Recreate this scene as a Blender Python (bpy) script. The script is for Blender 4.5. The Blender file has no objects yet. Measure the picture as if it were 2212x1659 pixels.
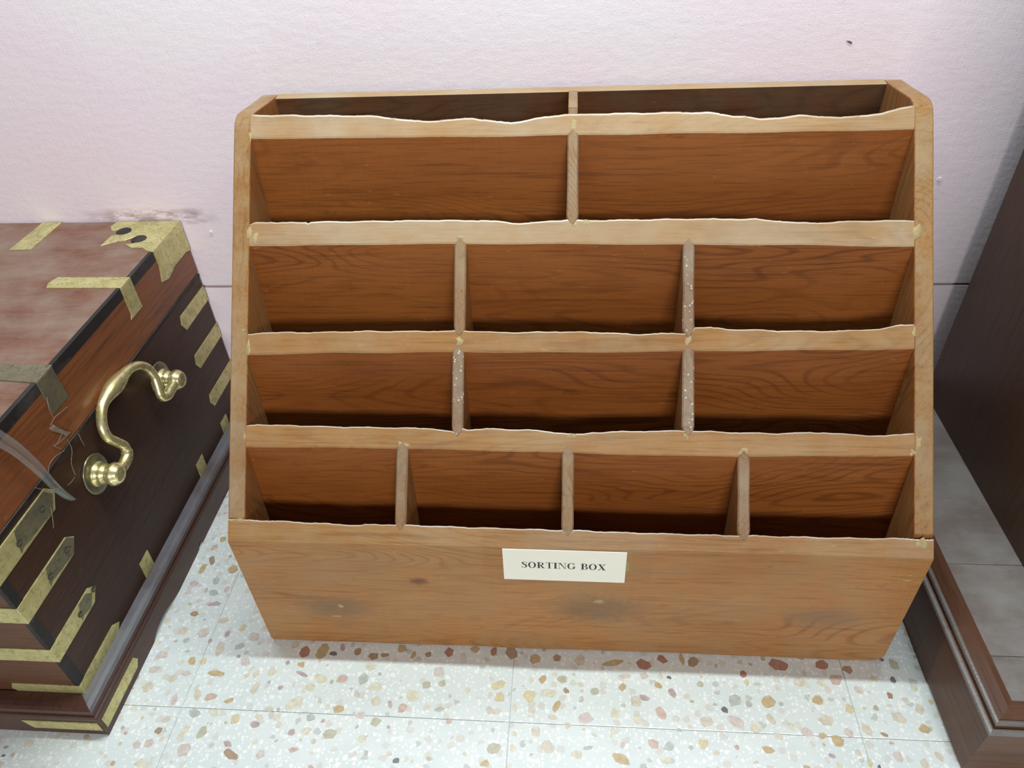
import bpy, bmesh, math, random
from mathutils import Vector, Matrix
SC = bpy.context.scene
COL = SC.collection
random.seed(7)

# ------------------------------------------------------------------ camera
CAM = Vector((0.0026, -0.3982, 0.6683))
YAW, PITCH, ROLL, FPX = 0.1042, 0.6856, -0.0584, 1593.78
cam_d = bpy.data.cameras.new('camera'); cam = bpy.data.objects.new('camera', cam_d); COL.objects.link(cam)
fw = Vector((-math.sin(YAW)*math.cos(PITCH), math.cos(YAW)*math.cos(PITCH), -math.sin(PITCH)))
rt = Vector((math.cos(YAW), math.sin(YAW), 0)); up = rt.cross(fw)
r2 = math.cos(ROLL)*rt + math.sin(ROLL)*up; u2 = -math.sin(ROLL)*rt + math.cos(ROLL)*up
cam.matrix_world = Matrix(((r2.x, u2.x, -fw.x, CAM.x), (r2.y, u2.y, -fw.y, CAM.y), (r2.z, u2.z, -fw.z, CAM.z), (0, 0, 0, 1)))
cam_d.sensor_width = 36.0; cam_d.lens = 36.0*FPX/2212.0; cam_d.clip_start = 0.01
SC.camera = cam

# ------------------------------------------------------------------ light
W = bpy.data.worlds.new('room_light'); SC.world = W; W.use_nodes = True
W.node_tree.nodes['Background'].inputs[0].default_value = (0.93, 0.97, 1.0, 1)
W.node_tree.nodes['Background'].inputs[1].default_value = 0.13

def area(name, loc, target, sx, sy, power, col):
    d = bpy.data.lights.new(name, 'AREA'); d.shape = 'RECTANGLE'; d.size = sx; d.size_y = sy
    d.energy = power; d.color = col
    o = bpy.data.objects.new(name, d); COL.objects.link(o)
    o.location = loc; o.rotation_euler = (Vector(target)-Vector(loc)).to_track_quat('-Z', 'Y').to_euler()
    return o
# the tube lamp fixed to the wall high above the box, and the lamp on the opposite wall of the room, behind the camera
area('tube_lamp', (0.10, 0.132, 1.20), (0.10, 0.13, 0.0), 1.2, 0.024, 12.9, (0.87, 1.0, 1.0))
area('far_wall_lamp', (0.80, -4.4, 2.15), (0.0, 0.2, 0.3), 2.0, 0.8, 130, (1.0, 0.97, 0.95))
SC.view_settings.view_transform = 'Standard'; SC.view_settings.look = 'None'
SC.view_settings.exposure = 0.0; SC.view_settings.gamma = 1.0
SC.view_settings.use_curve_mapping = False

# ------------------------------------------------------------------ node helpers
def new_mat(name):
    m = bpy.data.materials.new(name); m.use_nodes = True
    nt = m.node_tree; b = nt.nodes['Principled BSDF']
    return m, nt, b
def N(nt, t, **kw):
    n = nt.nodes.new(t)
    for k, v in kw.items():
        if k.startswith('i_'): n.inputs[int(k[2:])].default_value = v
        else: setattr(n, k, v)
    return n
def L(nt, a, b): nt.links.new(a, b)
def math_n(nt, op, a, b=None, clamp=False):
    n = nt.nodes.new('ShaderNodeMath'); n.operation = op; n.use_clamp = clamp
    for i, v in enumerate((a, b)):
        if v is None: continue
        if isinstance(v, (int, float)): n.inputs[i].default_value = v
        else: L(nt, v, n.inputs[i])
    return n.outputs[0]
def mixc(nt, fac, a, b, blend='MIX'):
    n = nt.nodes.new('ShaderNodeMix'); n.data_type = 'RGBA'; n.blend_type = blend
    for i, v in ((0, fac), (6, a), (7, b)):
        if isinstance(v, (int, float)): n.inputs[i].default_value = v
        elif isinstance(v, tuple): n.inputs[i].default_value = (v[0], v[1], v[2], 1)
        else: L(nt, v, n.inputs[i])
    return n.outputs[2]
def coords(nt, rnd=True, rot=(0, 0, 0)):
    tc = N(nt, 'ShaderNodeTexCoord'); v = tc.outputs['Object']
    mp = N(nt, 'ShaderNodeMapping'); mp.inputs['Rotation'].default_value = rot
    L(nt, v, mp.inputs[0]); v = mp.outputs[0]
    if rnd:
        oi = N(nt, 'ShaderNodeObjectInfo')
        sc = N(nt, 'ShaderNodeVectorMath', operation='SCALE'); sc.inputs[0].default_value = (13.7, 7.3, 23.1)
        L(nt, oi.outputs['Random'], sc.inputs['Scale'])
        ad = N(nt, 'ShaderNodeVectorMath', operation='ADD'); L(nt, v, ad.inputs[0]); L(nt, sc.outputs[0], ad.inputs[1])
        v = ad.outputs[0]
    return v
def scaled(nt, v, s):
    n = N(nt, 'ShaderNodeVectorMath', operation='MULTIPLY'); L(nt, v, n.inputs[0]); n.inputs[1].default_value = s
    return n.outputs[0]
def noise(nt, v, scale=1.0, detail=2.0, rough=0.5, dist=0.0):
    n = N(nt, 'ShaderNodeTexNoise'); L(nt, v, n.inputs['Vector'])
    n.inputs['Scale'].default_value = scale; n.inputs['Detail'].default_value = detail
    n.inputs['Roughness'].default_value = rough; n.inputs['Distortion'].default_value = dist
    return n.outputs['Fac']
def ramp(nt, f, lo, hi):
    n = N(nt, 'ShaderNodeMapRange'); n.clamp = True; L(nt, f, n.inputs[0])
    n.inputs[1].default_value = lo; n.inputs[2].default_value = hi
    return n.outputs[0]
def bump(nt, b, h, strength, dist):
    n = N(nt, 'ShaderNodeBump'); n.inputs['Strength'].default_value = strength; n.inputs['Distance'].default_value = dist
    L(nt, h, n.inputs['Height']); L(nt, n.outputs[0], b.inputs['Normal'])

def wood(name, light, mid, dark, rot=(0, 0, 0), rough=0.42, dust=None, dust_amt=0.0, lines=0.5, coat=0.0, specks=False, ring=42.0, spec=0.4, dlo=0.40, dhi=0.70, stains=()):
    m, nt, b = new_mat(name)
    v = coords(nt, True, rot)
    g = noise(nt, scaled(nt, v, (2.0, 9.0, 11.0)), 1.0, 2.5, 0.45, 0.3)           # the flowing figure
    ln = math_n(nt, 'SINE', math_n(nt, 'MULTIPLY', g, ring*6.0))
    ln = ramp(nt, ln, 0.35, 1.0)
    amp = ramp(nt, noise(nt, scaled(nt, v, (3, 16, 16)), 1.0, 2), 0.38, 0.66)
    ln = math_n(nt, 'MULTIPLY', ln, amp)
    fine = noise(nt, scaled(nt, v, (26, 620, 620)), 1.0, 3, 0.6)
    band = noise(nt, scaled(nt, v, (5, 70, 70)), 1.0, 2)
    tone = noise(nt, scaled(nt, v, (4, 7, 9)), 1.0, 3, 0.55)
    c = mixc(nt, ramp(nt, tone, 0.32, 0.68), mid, light)
    c = mixc(nt, math_n(nt, 'MULTIPLY', ramp(nt, band, 0.45, 0.75), 0.45), c, mid)
    c = mixc(nt, math_n(nt, 'MULTIPLY', ln, lines), c, dark)
    c = mixc(nt, math_n(nt, 'MULTIPLY', ramp(nt, fine, 0.50, 0.72), 0.40), c, dark)
    streak = noise(nt, scaled(nt, v, (9, 260, 260)), 1.0, 3, 0.65)
    c = mixc(nt, math_n(nt, 'MULTIPLY', ramp(nt, streak, 0.54, 0.70), 0.42), c, dark)
    scr = noise(nt, scaled(nt, v, (75, 330, 330)), 1.0, 3, 0.7)
    c = mixc(nt, math_n(nt, 'MULTIPLY', ramp(nt, scr, 0.66, 0.74), 0.45), c, tuple(min(1, x*1.5+0.05) for x in light))
    spot = noise(nt, scaled(nt, v, (14, 30, 30)), 1.0, 4, 0.7)
    c = mixc(nt, math_n(nt, 'MULTIPLY', ramp(nt, spot, 0.66, 0.76), 0.6), c, dark)
    if dust:
        dn = noise(nt, scaled(nt, v, (16, 22, 22)), 1.0, 5, 0.65)
        c = mixc(nt, math_n(nt, 'MULTIPLY', ramp(nt, dn, dlo, dhi), dust_amt), c, dust)
    for (cx, cz, rx, rz, colr, amt) in stains:      # handling stains and knots, in the board's own coordinates
        raw = N(nt, 'ShaderNodeTexCoord').outputs['Object']
        mp = N(nt, 'ShaderNodeMapping'); mp.vector_type = 'POINT'; mp.inputs['Location'].default_value = (-cx/rx, 0, -cz/rz); mp.inputs['Scale'].default_value = (1/rx, 0, 1/rz)
        L(nt, raw, mp.inputs[0])
        ln_ = N(nt, 'ShaderNodeVectorMath', operation='LENGTH'); L(nt, mp.outputs[0], ln_.inputs[0])
        msk = ramp(nt, math_n(nt, 'ADD', ln_.outputs['Value'], math_n(nt, 'MULTIPLY', noise(nt, raw, 130, 5, 0.7), 0.9)), 1.35, 0.75)
        c = mixc(nt, math_n(nt, 'MULTIPLY', msk, amt), c, colr)
    if specks:
        vo = N(nt, 'ShaderNodeTexVoronoi'); L(nt, v, vo.inputs['Vector']); vo.inputs['Scale'].default_value = 300
        sp = math_n(nt, 'LESS_THAN', vo.outputs['Distance'], 0.22)
        sp = math_n(nt, 'MULTIPLY', sp, ramp(nt, noise(nt, v, 45, 2), 0.46, 0.52))
        c = mixc(nt, math_n(nt, 'MULTIPLY', sp, 0.8), c, (0.66, 0.66, 0.60))
    L(nt, c, b.inputs['Base Color'])
    rr = math_n(nt, 'ADD', math_n(nt, 'MULTIPLY', fine, 0.22), rough-0.11)
    L(nt, rr, b.inputs['Roughness'])
    b.inputs['Specular IOR Level'].default_value = spec
    b.inputs['Coat Weight'].default_value = coat; b.inputs['Coat Roughness'].default_value = 0.25
    hgt = math_n(nt, 'ADD', math_n(nt, 'MULTIPLY', fine, -0.6), math_n(nt, 'MULTIPLY', ln, -0.5))
    bump(nt, b, hgt, 0.22, 0.0006)
    return m
R90Y = (0, math.radians(90), 0); R90Z = (0, 0, math.radians(90))

M = {}
M['teak'] = wood('teak_board', (0.30, 0.100, 0.022), (0.225, 0.066, 0.013), (0.075, 0.020, 0.005), spec=0.18)
M['teak_front'] = wood('teak_front', (0.43, 0.205, 0.068), (0.345, 0.15, 0.045), (0.13, 0.046, 0.015), dust=(0.33, 0.22, 0.115), dust_amt=0.5, lines=0.42, spec=0.25, stains=[(-0.222, 0.062, 0.050, 0.026, (0.20, 0.125, 0.065), 0.75), (0.028, 0.072, 0.062, 0.030, (0.19, 0.115, 0.062), 0.7), (-0.1348, 0.1074, 0.012, 0.008, (0.14, 0.065, 0.03), 0.9), (0.23, 0.070, 0.05, 0.020, (0.20, 0.12, 0.065), 0.55)])
M['teak_side'] = wood('teak_side', (0.31, 0.125, 0.038), (0.24, 0.085, 0.024), (0.08, 0.027, 0.008), rot=R90Y, dust=(0.31, 0.19, 0.09), dust_amt=0.4, spec=0.18)
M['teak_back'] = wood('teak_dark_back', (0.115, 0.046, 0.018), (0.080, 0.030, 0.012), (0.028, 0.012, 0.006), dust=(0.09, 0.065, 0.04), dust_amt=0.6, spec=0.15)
M['teak_edge'] = wood('teak_worn_edge', (0.37, 0.19, 0.068), (0.30, 0.14, 0.045), (0.13, 0.055, 0.02), spec=0.25, dust=(0.36, 0.27, 0.165), dust_amt=0.5, rough=0.5, lines=0.35)
M['teak_edge_top'] = wood('teak_dusty_lit_edge', (0.40, 0.235, 0.105), (0.33, 0.18, 0.075), (0.17, 0.085, 0.036), spec=0.25, dust=(0.42, 0.35, 0.25), dust_amt=0.65, dlo=0.30, dhi=0.75, rough=0.5, lines=0.3)  # dusty edge, coloured paler on the upper boards where more lamp light falls
M['teak_edge_side'] = wood('teak_worn_edge_upright', (0.34, 0.185, 0.068), (0.27, 0.13, 0.043), (0.12, 0.05, 0.02), spec=0.25, rot=(0, math.radians(60), 0), dust=(0.37, 0.30, 0.20), dust_amt=0.6, rough=0.5, lines=0.4)
M['teak_div'] = wood('teak_divider_edge', (0.30, 0.175, 0.082), (0.23, 0.122, 0.055), (0.11, 0.052, 0.024), rot=R90Y, dust=(0.32, 0.255, 0.175), dust_amt=0.6, rough=0.55)
M['teak_div_spots'] = wood('teak_divider_edge_spotted', (0.28, 0.175, 0.105), (0.22, 0.125, 0.07), (0.11, 0.055, 0.028), rot=R90Y, dust=(0.32, 0.265, 0.20), dust_amt=0.6, rough=0.55, specks=True)
M['teak_rim'] = wood('teak_worn_highlight_rim', (0.52, 0.41, 0.30), (0.44, 0.32, 0.21), (0.28, 0.18, 0.10), dust=(0.66, 0.62, 0.55), dust_amt=0.8, rough=0.34, lines=0.1, spec=0.6)  # worn dusty rim; the pale colour also paints in the lamp's edge highlight
M['trunk_top'] = wood('trunk_top_mahogany', (0.21, 0.082, 0.045), (0.155, 0.056, 0.030), (0.06, 0.022, 0.013), dust=(0.29, 0.22, 0.17), dust_amt=0.75, dlo=0.35, dhi=0.68, rough=0.42, lines=0.3, spec=0.35)
M['trunk_band'] = wood('trunk_lid_band', (0.25, 0.085, 0.030), (0.18, 0.056, 0.020), (0.05, 0.018, 0.008), rot=R90Z, rough=0.36, lines=0.3)
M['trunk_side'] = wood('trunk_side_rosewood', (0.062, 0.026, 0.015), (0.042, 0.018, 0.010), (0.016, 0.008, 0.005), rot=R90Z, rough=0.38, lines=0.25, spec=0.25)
M['trunk_front'] = wood('trunk_front_mahogany', (0.15, 0.068, 0.034), (0.11, 0.048, 0.024), (0.045, 0.018, 0.010), rough=0.4, lines=0.25, spec=0.22)
M['trunk_base'] = wood('trunk_base_wood', (0.095, 0.042, 0.028), (0.066, 0.028, 0.019), (0.025, 0.011, 0.008), rot=R90Z, rough=0.33, lines=0.2, spec=0.35)
M['trunk_ledge'] = wood('trunk_base_dust_sheen_ledge', (0.13, 0.10, 0.10), (0.10, 0.075, 0.075), (0.05, 0.03, 0.028), rot=R90Z, dust=(0.16, 0.16, 0.18), dust_amt=0.9, dlo=0.2, dhi=0.55, rough=0.35, lines=0.1, spec=0.5)  # grey dust, with the wall's reflection on the ledge put into the colour
M['ebony'] = wood('ebony_edging', (0.022, 0.019, 0.018), (0.014, 0.012, 0.012), (0.006, 0.006, 0.006), rot=R90Z, dust=(0.12, 0.11, 0.10), dust_amt=0.4, dlo=0.52, dhi=0.72, rough=0.45, spec=0.3)
M['cab'] = wood('cabinet_mahogany', (0.075, 0.034, 0.016), (0.052, 0.023, 0.011), (0.020, 0.009, 0.005), rot=R90Y, rough=0.38, lines=0.3)
M['plinth'] = wood('plinth_mahogany', (0.135, 0.060, 0.033), (0.095, 0.041, 0.022), (0.04, 0.016, 0.009), rot=R90Z, rough=0.36, lines=0.2, spec=0.25)
M['plinth_bead'] = wood('plinth_bead_dust_sheen', (0.17, 0.135, 0.12), (0.13, 0.10, 0.09), (0.06, 0.04, 0.034), dust=(0.24, 0.23, 0.23), dust_amt=0.8, dlo=0.25, dhi=0.65, rough=0.28, lines=0.1, spec=0.6)  # dusty grey that also paints in the gloss lines of the beads
M['plinth_top'] = wood('plinth_dust_sheen_top', (0.16, 0.10, 0.075), (0.12, 0.072, 0.053), (0.06, 0.032, 0.023), dust=(0.28, 0.265, 0.255), dust_amt=0.85, dlo=0.15, dhi=0.6, rough=0.33, lines=0.2, spec=0.5)  # grey from dust, with the top's sheen mixed into the same colour
M['plinth_x'] = wood('plinth_mahogany_across', (0.15, 0.075, 0.045), (0.11, 0.052, 0.030), (0.045, 0.02, 0.012), rough=0.36, lines=0.2, spec=0.3)

def brass(name, c1, c2, dirt, rough=0.38, metal=0.85, amt=0.7, bs=0.15, ds=1.0):
    m, nt, b = new_mat(name); v = coords(nt, True)
    n1 = noise(nt, v, 60, 4, 0.65); n2 = noise(nt, scaled(nt, v, (60, 60, 160)), 6*ds, 3, 0.6); n3 = noise(nt, v, 160*ds, 3, 0.6)
    c = mixc(nt, ramp(nt, n1, 0.35, 0.65), c1, c2)
    dm = math_n(nt, 'MULTIPLY', ramp(nt, math_n(nt, 'MULTIPLY', math_n(nt, 'ADD', n2, n3), 0.5), 0.50, 0.62), amt)
    c = mixc(nt, dm, c, dirt)
    L(nt, c, b.inputs['Base Color']); b.inputs['Metallic'].default_value = metal
    L(nt, math_n(nt, 'ADD', math_n(nt, 'MULTIPLY', dm, 0.3), rough), b.inputs['Roughness'])
    bump(nt, b, n2, bs, 0.0006)
    return m
M['brass'] = brass('aged_brass_inlay', (0.70, 0.64, 0.31), (0.55, 0.49, 0.21), (0.17, 0.145, 0.06), 0.42, 0.6, 0.5)
M['brass_dull'] = brass('tarnished_brass', (0.26, 0.235, 0.14), (0.20, 0.18, 0.115), (0.10, 0.09, 0.06), 0.40, 0.6)
M['brass_pol'] = brass('polished_brass', (0.88, 0.80, 0.45), (0.74, 0.65, 0.30), (0.20, 0.165, 0.07), 0.24, 0.78, 0.7, 0.03, 0.6)
M['brass_plate'] = brass('dark_brass_plate', (0.30, 0.27, 0.15), (0.20, 0.19, 0.13), (0.09, 0.09, 0.07), 0.33, 0.8)

def plain(name, col, rough=0.5, metal=0.0, n_amt=0.12, n_scale=60, spec=0.4):
    m, nt, b = new_mat(name); v = coords(nt, True)
    n = noise(nt, v, n_scale, 4, 0.6)
    c = mixc(nt, n, tuple(x*(1-n_amt) for x in col), tuple(min(1, x*(1+n_amt)) for x in col))
    L(nt, c, b.inputs['Base Color']); b.inputs['Roughness'].default_value = rough; b.inputs['Metallic'].default_value = metal
    b.inputs['Specular IOR Level'].default_value = spec
    bump(nt, b, n, 0.1, 0.0005)
    return m
M['putty'] = plain('wood_putty', (0.37, 0.285, 0.135), 0.65, n_amt=0.6, n_scale=320)
M['paper'] = plain('label_paper', (0.93, 0.93, 0.88), 0.45, n_amt=0.03)
M['paper_rim'] = plain('label_paper_rim', (0.76, 0.72, 0.55), 0.5, n_amt=0.05)
M['ink'] = plain('printing_ink', (0.018, 0.035, 0.028), 0.5)
M['nail'] = plain('old_screw', (0.30, 0.28, 0.18), 0.4, 0.7, 0.3)
M['hole'] = plain('screw_hole', (0.05, 0.045, 0.03), 0.7)
M['plug'] = plain('wall_plug', (0.10, 0.08, 0.08), 0.8)

def clear_mat(name, tint, fac, rough):
    m, nt, b = new_mat(name); nt.nodes.remove(b)
    out = nt.nodes['Material Output']
    tr = N(nt, 'ShaderNodeBsdfTransparent'); tr.inputs[0].default_value = (*tint, 1)
    gl = N(nt, 'ShaderNodeBsdfGlossy'); gl.inputs['Roughness'].default_value = rough
    df = N(nt, 'ShaderNodeBsdfDiffuse'); df.inputs[0].default_value = (0.55, 0.58, 0.56, 1)
    m1 = N(nt, 'ShaderNodeMixShader'); m1.inputs[0].default_value = 0.5; L(nt, gl.outputs[0], m1.inputs[1]); L(nt, df.outputs[0], m1.inputs[2])
    n = N(nt, 'ShaderNodeFresnel'); n.inputs[0].default_value = 1.45
    mx = N(nt, 'ShaderNodeMixShader'); L(nt, math_n(nt, 'ADD', math_n(nt, 'MULTIPLY', n.outputs[0], fac*3), fac, clamp=True), mx.inputs[0])
    L(nt, tr.outputs[0], mx.inputs[1]); L(nt, m1.outputs[0], mx.inputs[2]); L(nt, mx.outputs[0], out.inputs[0])
    return m
M['tape'] = clear_mat('clear_tape', (0.97, 0.96, 0.92), 0.018, 0.45)
M['film'] = clear_mat('clear_plastic_film', (0.92, 0.94, 0.93), 0.10, 0.12)

# wall paint: pale pink lavender emulsion with brush marks and old stains
m, nt, b = new_mat('pink_wall_paint'); M['wall'] = m
v = coords(nt, False)
p1 = noise(nt, v, 5.5, 3, 0.5); p2 = noise(nt, v, 3.1, 2, 0.5); fineb = noise(nt, scaled(nt, v, (420, 420, 60)), 1, 3, 0.6)
c = mixc(nt, ramp(nt, p1, 0.36, 0.64), (0.835, 0.72, 0.80), (0.83, 0.77, 0.81))
c = mixc(nt, math_n(nt, 'MULTIPLY', ramp(nt, p2, 0.45, 0.7), 0.55), c, (0.855, 0.70, 0.775))
gr = noise(nt, v, 900, 2, 0.6)
c = mixc(nt, math_n(nt, 'MULTIPLY', ramp(nt, gr, 0.62, 0.75), 0.22), c, (0.42, 0.36, 0.42))
sx = N(nt, 'ShaderNodeSeparateXYZ'); L(nt, v, sx.inputs[0])
# scuff where the chest lid has rubbed the paint
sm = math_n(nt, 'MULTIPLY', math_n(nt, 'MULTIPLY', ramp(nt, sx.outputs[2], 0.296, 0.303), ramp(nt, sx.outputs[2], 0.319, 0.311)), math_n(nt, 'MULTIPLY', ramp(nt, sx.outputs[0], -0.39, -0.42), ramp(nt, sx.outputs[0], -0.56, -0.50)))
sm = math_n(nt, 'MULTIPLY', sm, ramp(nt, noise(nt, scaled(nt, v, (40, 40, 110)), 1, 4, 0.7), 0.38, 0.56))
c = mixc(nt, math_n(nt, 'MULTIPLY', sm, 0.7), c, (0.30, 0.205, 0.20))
wear = ramp(nt, noise(nt, scaled(nt, v, (60, 60, 190)), 1, 4, 0.7), 0.63, 0.72)
c = mixc(nt, math_n(nt, 'MULTIPLY', wear, 0.30), c, (0.52, 0.46, 0.52))
L(nt, c, b.inputs['Base Color']); b.inputs['Roughness'].default_value = 0.55
hh = math_n(nt, 'ADD', math_n(nt, 'ADD', fineb, math_n(nt, 'MULTIPLY', gr, 0.8)), math_n(nt, 'MULTIPLY', noise(nt, scaled(nt, v, (70, 70, 160)), 1, 4), 1.2))
bump(nt, b, hh, 0.26, 0.0012)
M['dado'] = plain('dado_joint', (0.52, 0.42, 0.44), 0.7, n_amt=0.3, n_scale=40)

# terrazzo cement with small white marble grains
def terrazzo(name, base_a, base_b):
    m, nt, b = new_mat(name); v = coords(nt, True)
    c = mixc(nt, ramp(nt, noise(nt, v, 14, 4, 0.6), 0.35, 0.65), base_a, base_b)
    for scale, thr, colr, dens in ((360, 0.34, (0.93, 0.94, 0.93), 0.42), (230, 0.33, (0.93, 0.94, 0.92), 0.40), (150, 0.27, (0.94, 0.95, 0.93), 0.34)):
        vo = N(nt, 'ShaderNodeTexVoronoi'); L(nt, v, vo.inputs['Vector']); vo.inputs['Scale'].default_value = scale
        sp = N(nt, 'ShaderNodeSeparateColor'); L(nt, vo.outputs['Color'], sp.inputs[0])
        ok = math_n(nt, 'LESS_THAN', sp.outputs[0], dens)
        rad = math_n(nt, 'ADD', math_n(nt, 'MULTIPLY', sp.outputs[1], 0.16), thr-0.08)
        c = mixc(nt, math_n(nt, 'MULTIPLY', ok, math_n(nt, 'LESS_THAN', vo.outputs['Distance'], rad)), c, colr)
    # mid-size pale stones, too small to pick out singly
    wn = N(nt, 'ShaderNodeTexNoise'); L(nt, v, wn.inputs['Vector']); wn.inputs['Scale'].default_value = 190; wn.inputs['Detail'].default_value = 3
    wsc = N(nt, 'ShaderNodeVectorMath', operation='SCALE'); L(nt, wn.outputs['Color'], wsc.inputs[0]); wsc.inputs['Scale'].default_value = 0.007
    wv = N(nt, 'ShaderNodeVectorMath', operation='ADD'); L(nt, v, wv.inputs[0]); L(nt, wsc.outputs[0], wv.inputs[1])
    vo = N(nt, 'ShaderNodeTexVoronoi'); L(nt, wv.outputs[0], vo.inputs['Vector']); vo.inputs['Scale'].default_value = 105
    vo.inputs['Randomness'].default_value = 1.0
    sp = N(nt, 'ShaderNodeSeparateColor'); L(nt, vo.outputs['Color'], sp.inputs[0])
    ok = math_n(nt, 'MULTIPLY', math_n(nt, 'LESS_THAN', sp.outputs[0], 0.40), math_n(nt, 'LESS_THAN', vo.outputs['Distance'], 0.36))
    pc = mixc(nt, sp.outputs[1], (0.70, 0.67, 0.58), (0.69, 0.63, 0.58))
    pc = mixc(nt, math_n(nt, 'GREATER_THAN', sp.outputs[2], 0.72), pc, (0.52, 0.54, 0.50))
    c = mixc(nt, math_n(nt, 'MULTIPLY', ok, 0.7), c, pc)
    L(nt, c, b.inputs['Base Color']); b.inputs['Roughness'].default_value = 0.20; b.inputs['Specular IOR Level'].default_value = 0.5
    return m
M['tile'] = terrazzo('terrazzo_tile', (0.72, 0.785, 0.78), (0.79, 0.845, 0.835))
M['grout'] = plain('floor_grout', (0.66, 0.69, 0.67), 0.8)
CH = {'r': (0.46, 0.25, 0.19), 'o': (0.60, 0.46, 0.27), 'm': (0.54, 0.43, 0.43), 'n': (0.45, 0.32, 0.22), 't': (0.72, 0.65, 0.54),
      'p': (0.70, 0.61, 0.57), 'g': (0.53, 0.56, 0.52), 'c': (0.76, 0.72, 0.58), 's': (0.66, 0.50, 0.43), 'v': (0.56, 0.54, 0.41),
      'd': (0.19, 0.20, 0.20), 'y': (0.73, 0.64, 0.42)}
for k, cc in CH.items():
    mm, nt, b = new_mat('stone_chip_' + {'r': 'red', 'o': 'ochre', 'm': 'mauve', 'n': 'brown', 't': 'tan', 'p': 'pink', 'g': 'grey', 'c': 'cream', 's': 'salmon', 'v': 'olive', 'd': 'dark', 'y': 'yellow'}[k])
    v = coords(nt, True)
    n = ramp(nt, noise(nt, v, 260, 4, 0.65), 0.3, 0.7)
    L(nt, mixc(nt, n, tuple(x*0.80 for x in cc), tuple(min(1, x*1.13) for x in cc)), b.inputs['Base Color'])
    b.inputs['Roughness'].default_value = 0.30; b.inputs['Specular IOR Level'].default_value = 0.45
    M['chip_'+k] = mm

# ------------------------------------------------------------------ mesh helpers
WORLD = {}
def link(name, me, mats, parent, c):
    o = bpy.data.objects.new(name, me); COL.objects.link(o)
    for mt in mats: me.materials.append(mt)
    if parent is not None:
        o.parent = parent; o.location = c - WORLD[parent.name]
    else: o.location = c
    WORLD[o.name] = c.copy()
    return o
def build(name, verts, faces, mats, parent=None, fmat=None, smooth=False, bevel=0.0, seg=2, origin=None, angle=None):
    """verts in world coordinates; linked with its origin at the middle of its base"""
    if not isinstance(mats, (list, tuple)): mats = [mats]
    bm = bmesh.new()
    bv = [bm.verts.new(p) for p in verts]
    for i, f in enumerate(faces):
        try: fc = bm.faces.new([bv[j] for j in f])
        except ValueError: continue
        if fmat: fc.material_index = fmat[i]
        fc.smooth = smooth
    bmesh.ops.recalc_face_normals(bm, faces=bm.faces)
    if bevel > 0:
        es = [e for e in bm.edges if len(e.link_faces) == 2 and e.calc_face_angle(0) > 0.5]
        bmesh.ops.bevel(bm, geom=es, offset=bevel, segments=seg, profile=0.6, affect='EDGES', clamp_overlap=True)
    return finish(name, bm, mats, parent, origin)
def finish(name, bm, mats, parent=None, origin=None, smooth_angle=None):
    if not isinstance(mats, (list, tuple)): mats = [mats]
    lo = Vector((min(v.co.x for v in bm.verts), min(v.co.y for v in bm.verts), min(v.co.z for v in bm.verts)))
    hi = Vector((max(v.co.x for v in bm.verts), max(v.co.y for v in bm.verts), max(v.co.z for v in bm.verts)))
    c = Vector(((lo.x+hi.x)/2, (lo.y+hi.y)/2, lo.z)) if origin is None else Vector(origin)
    for v in bm.verts: v.co -= c
    me = bpy.data.meshes.new(name); bm.to_mesh(me); bm.free()
    return link(name, me, mats, parent, c)
def box(name, lo, hi, mat, parent=None, bevel=0.0008, seg=2):
    x0, y0, z0 = lo; x1, y1, z1 = hi
    v = [(x0,y0,z0),(x1,y0,z0),(x1,y1,z0),(x0,y1,z0),(x0,y0,z1),(x1,y0,z1),(x1,y1,z1),(x0,y1,z1)]
    f = [(0,3,2,1),(4,5,6,7),(0,1,5,4),(1,2,6,5),(2,3,7,6),(3,0,4,7)]
    return build(name, v, f, mat, parent, bevel=bevel, seg=seg)
def prism(name, poly, axis, a, b_, mats, parent=None, bevel=0.0006, seg=2, side_mat=0, cap_mat=0, edge_mats=None):
    """poly in the plane across axis; extruded from a to b_"""
    def P(q, t):
        if axis == 'x': return (t, q[0], q[1])
        if axis == 'y': return (q[0], t, q[1])
        return (q[0], q[1], t)
    n = len(poly)
    v = [P(q, a) for q in poly] + [P(q, b_) for q in poly]
    f = [tuple(range(n)), tuple(range(2*n-1, n-1, -1))]; fm = [cap_mat, cap_mat]
    for i in range(n):
        j = (i+1) % n; f.append((i, j, n+j, n+i)); fm.append(edge_mats[i] if edge_mats else side_mat)
    return build(name, v, f, mats, parent, fm, bevel=bevel, seg=seg)
def empty(name, loc, label, cat, group=None):
    o = bpy.data.objects.new(name, None); COL.objects.link(o); o.location = loc; o.empty_display_size = 0.05
    o['label'] = label; o['category'] = cat
    if group: o['group'] = group
    WORLD[o.name] = Vector(loc); return o
def tag(o, label, cat, group=None):
    o['label'] = label; o['category'] = cat
    if group: o['group'] = group
    return o
def interp(pts, x):
    if x <= pts[0][0]: return pts[0][1]
    for (a, fa), (b_, fb) in zip(pts, pts[1:]):
        if x <= b_:
            t = (x-a)/(b_-a) if b_ > a else 0
            return fa + (fb-fa)*t
    return pts[-1][1]
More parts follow.
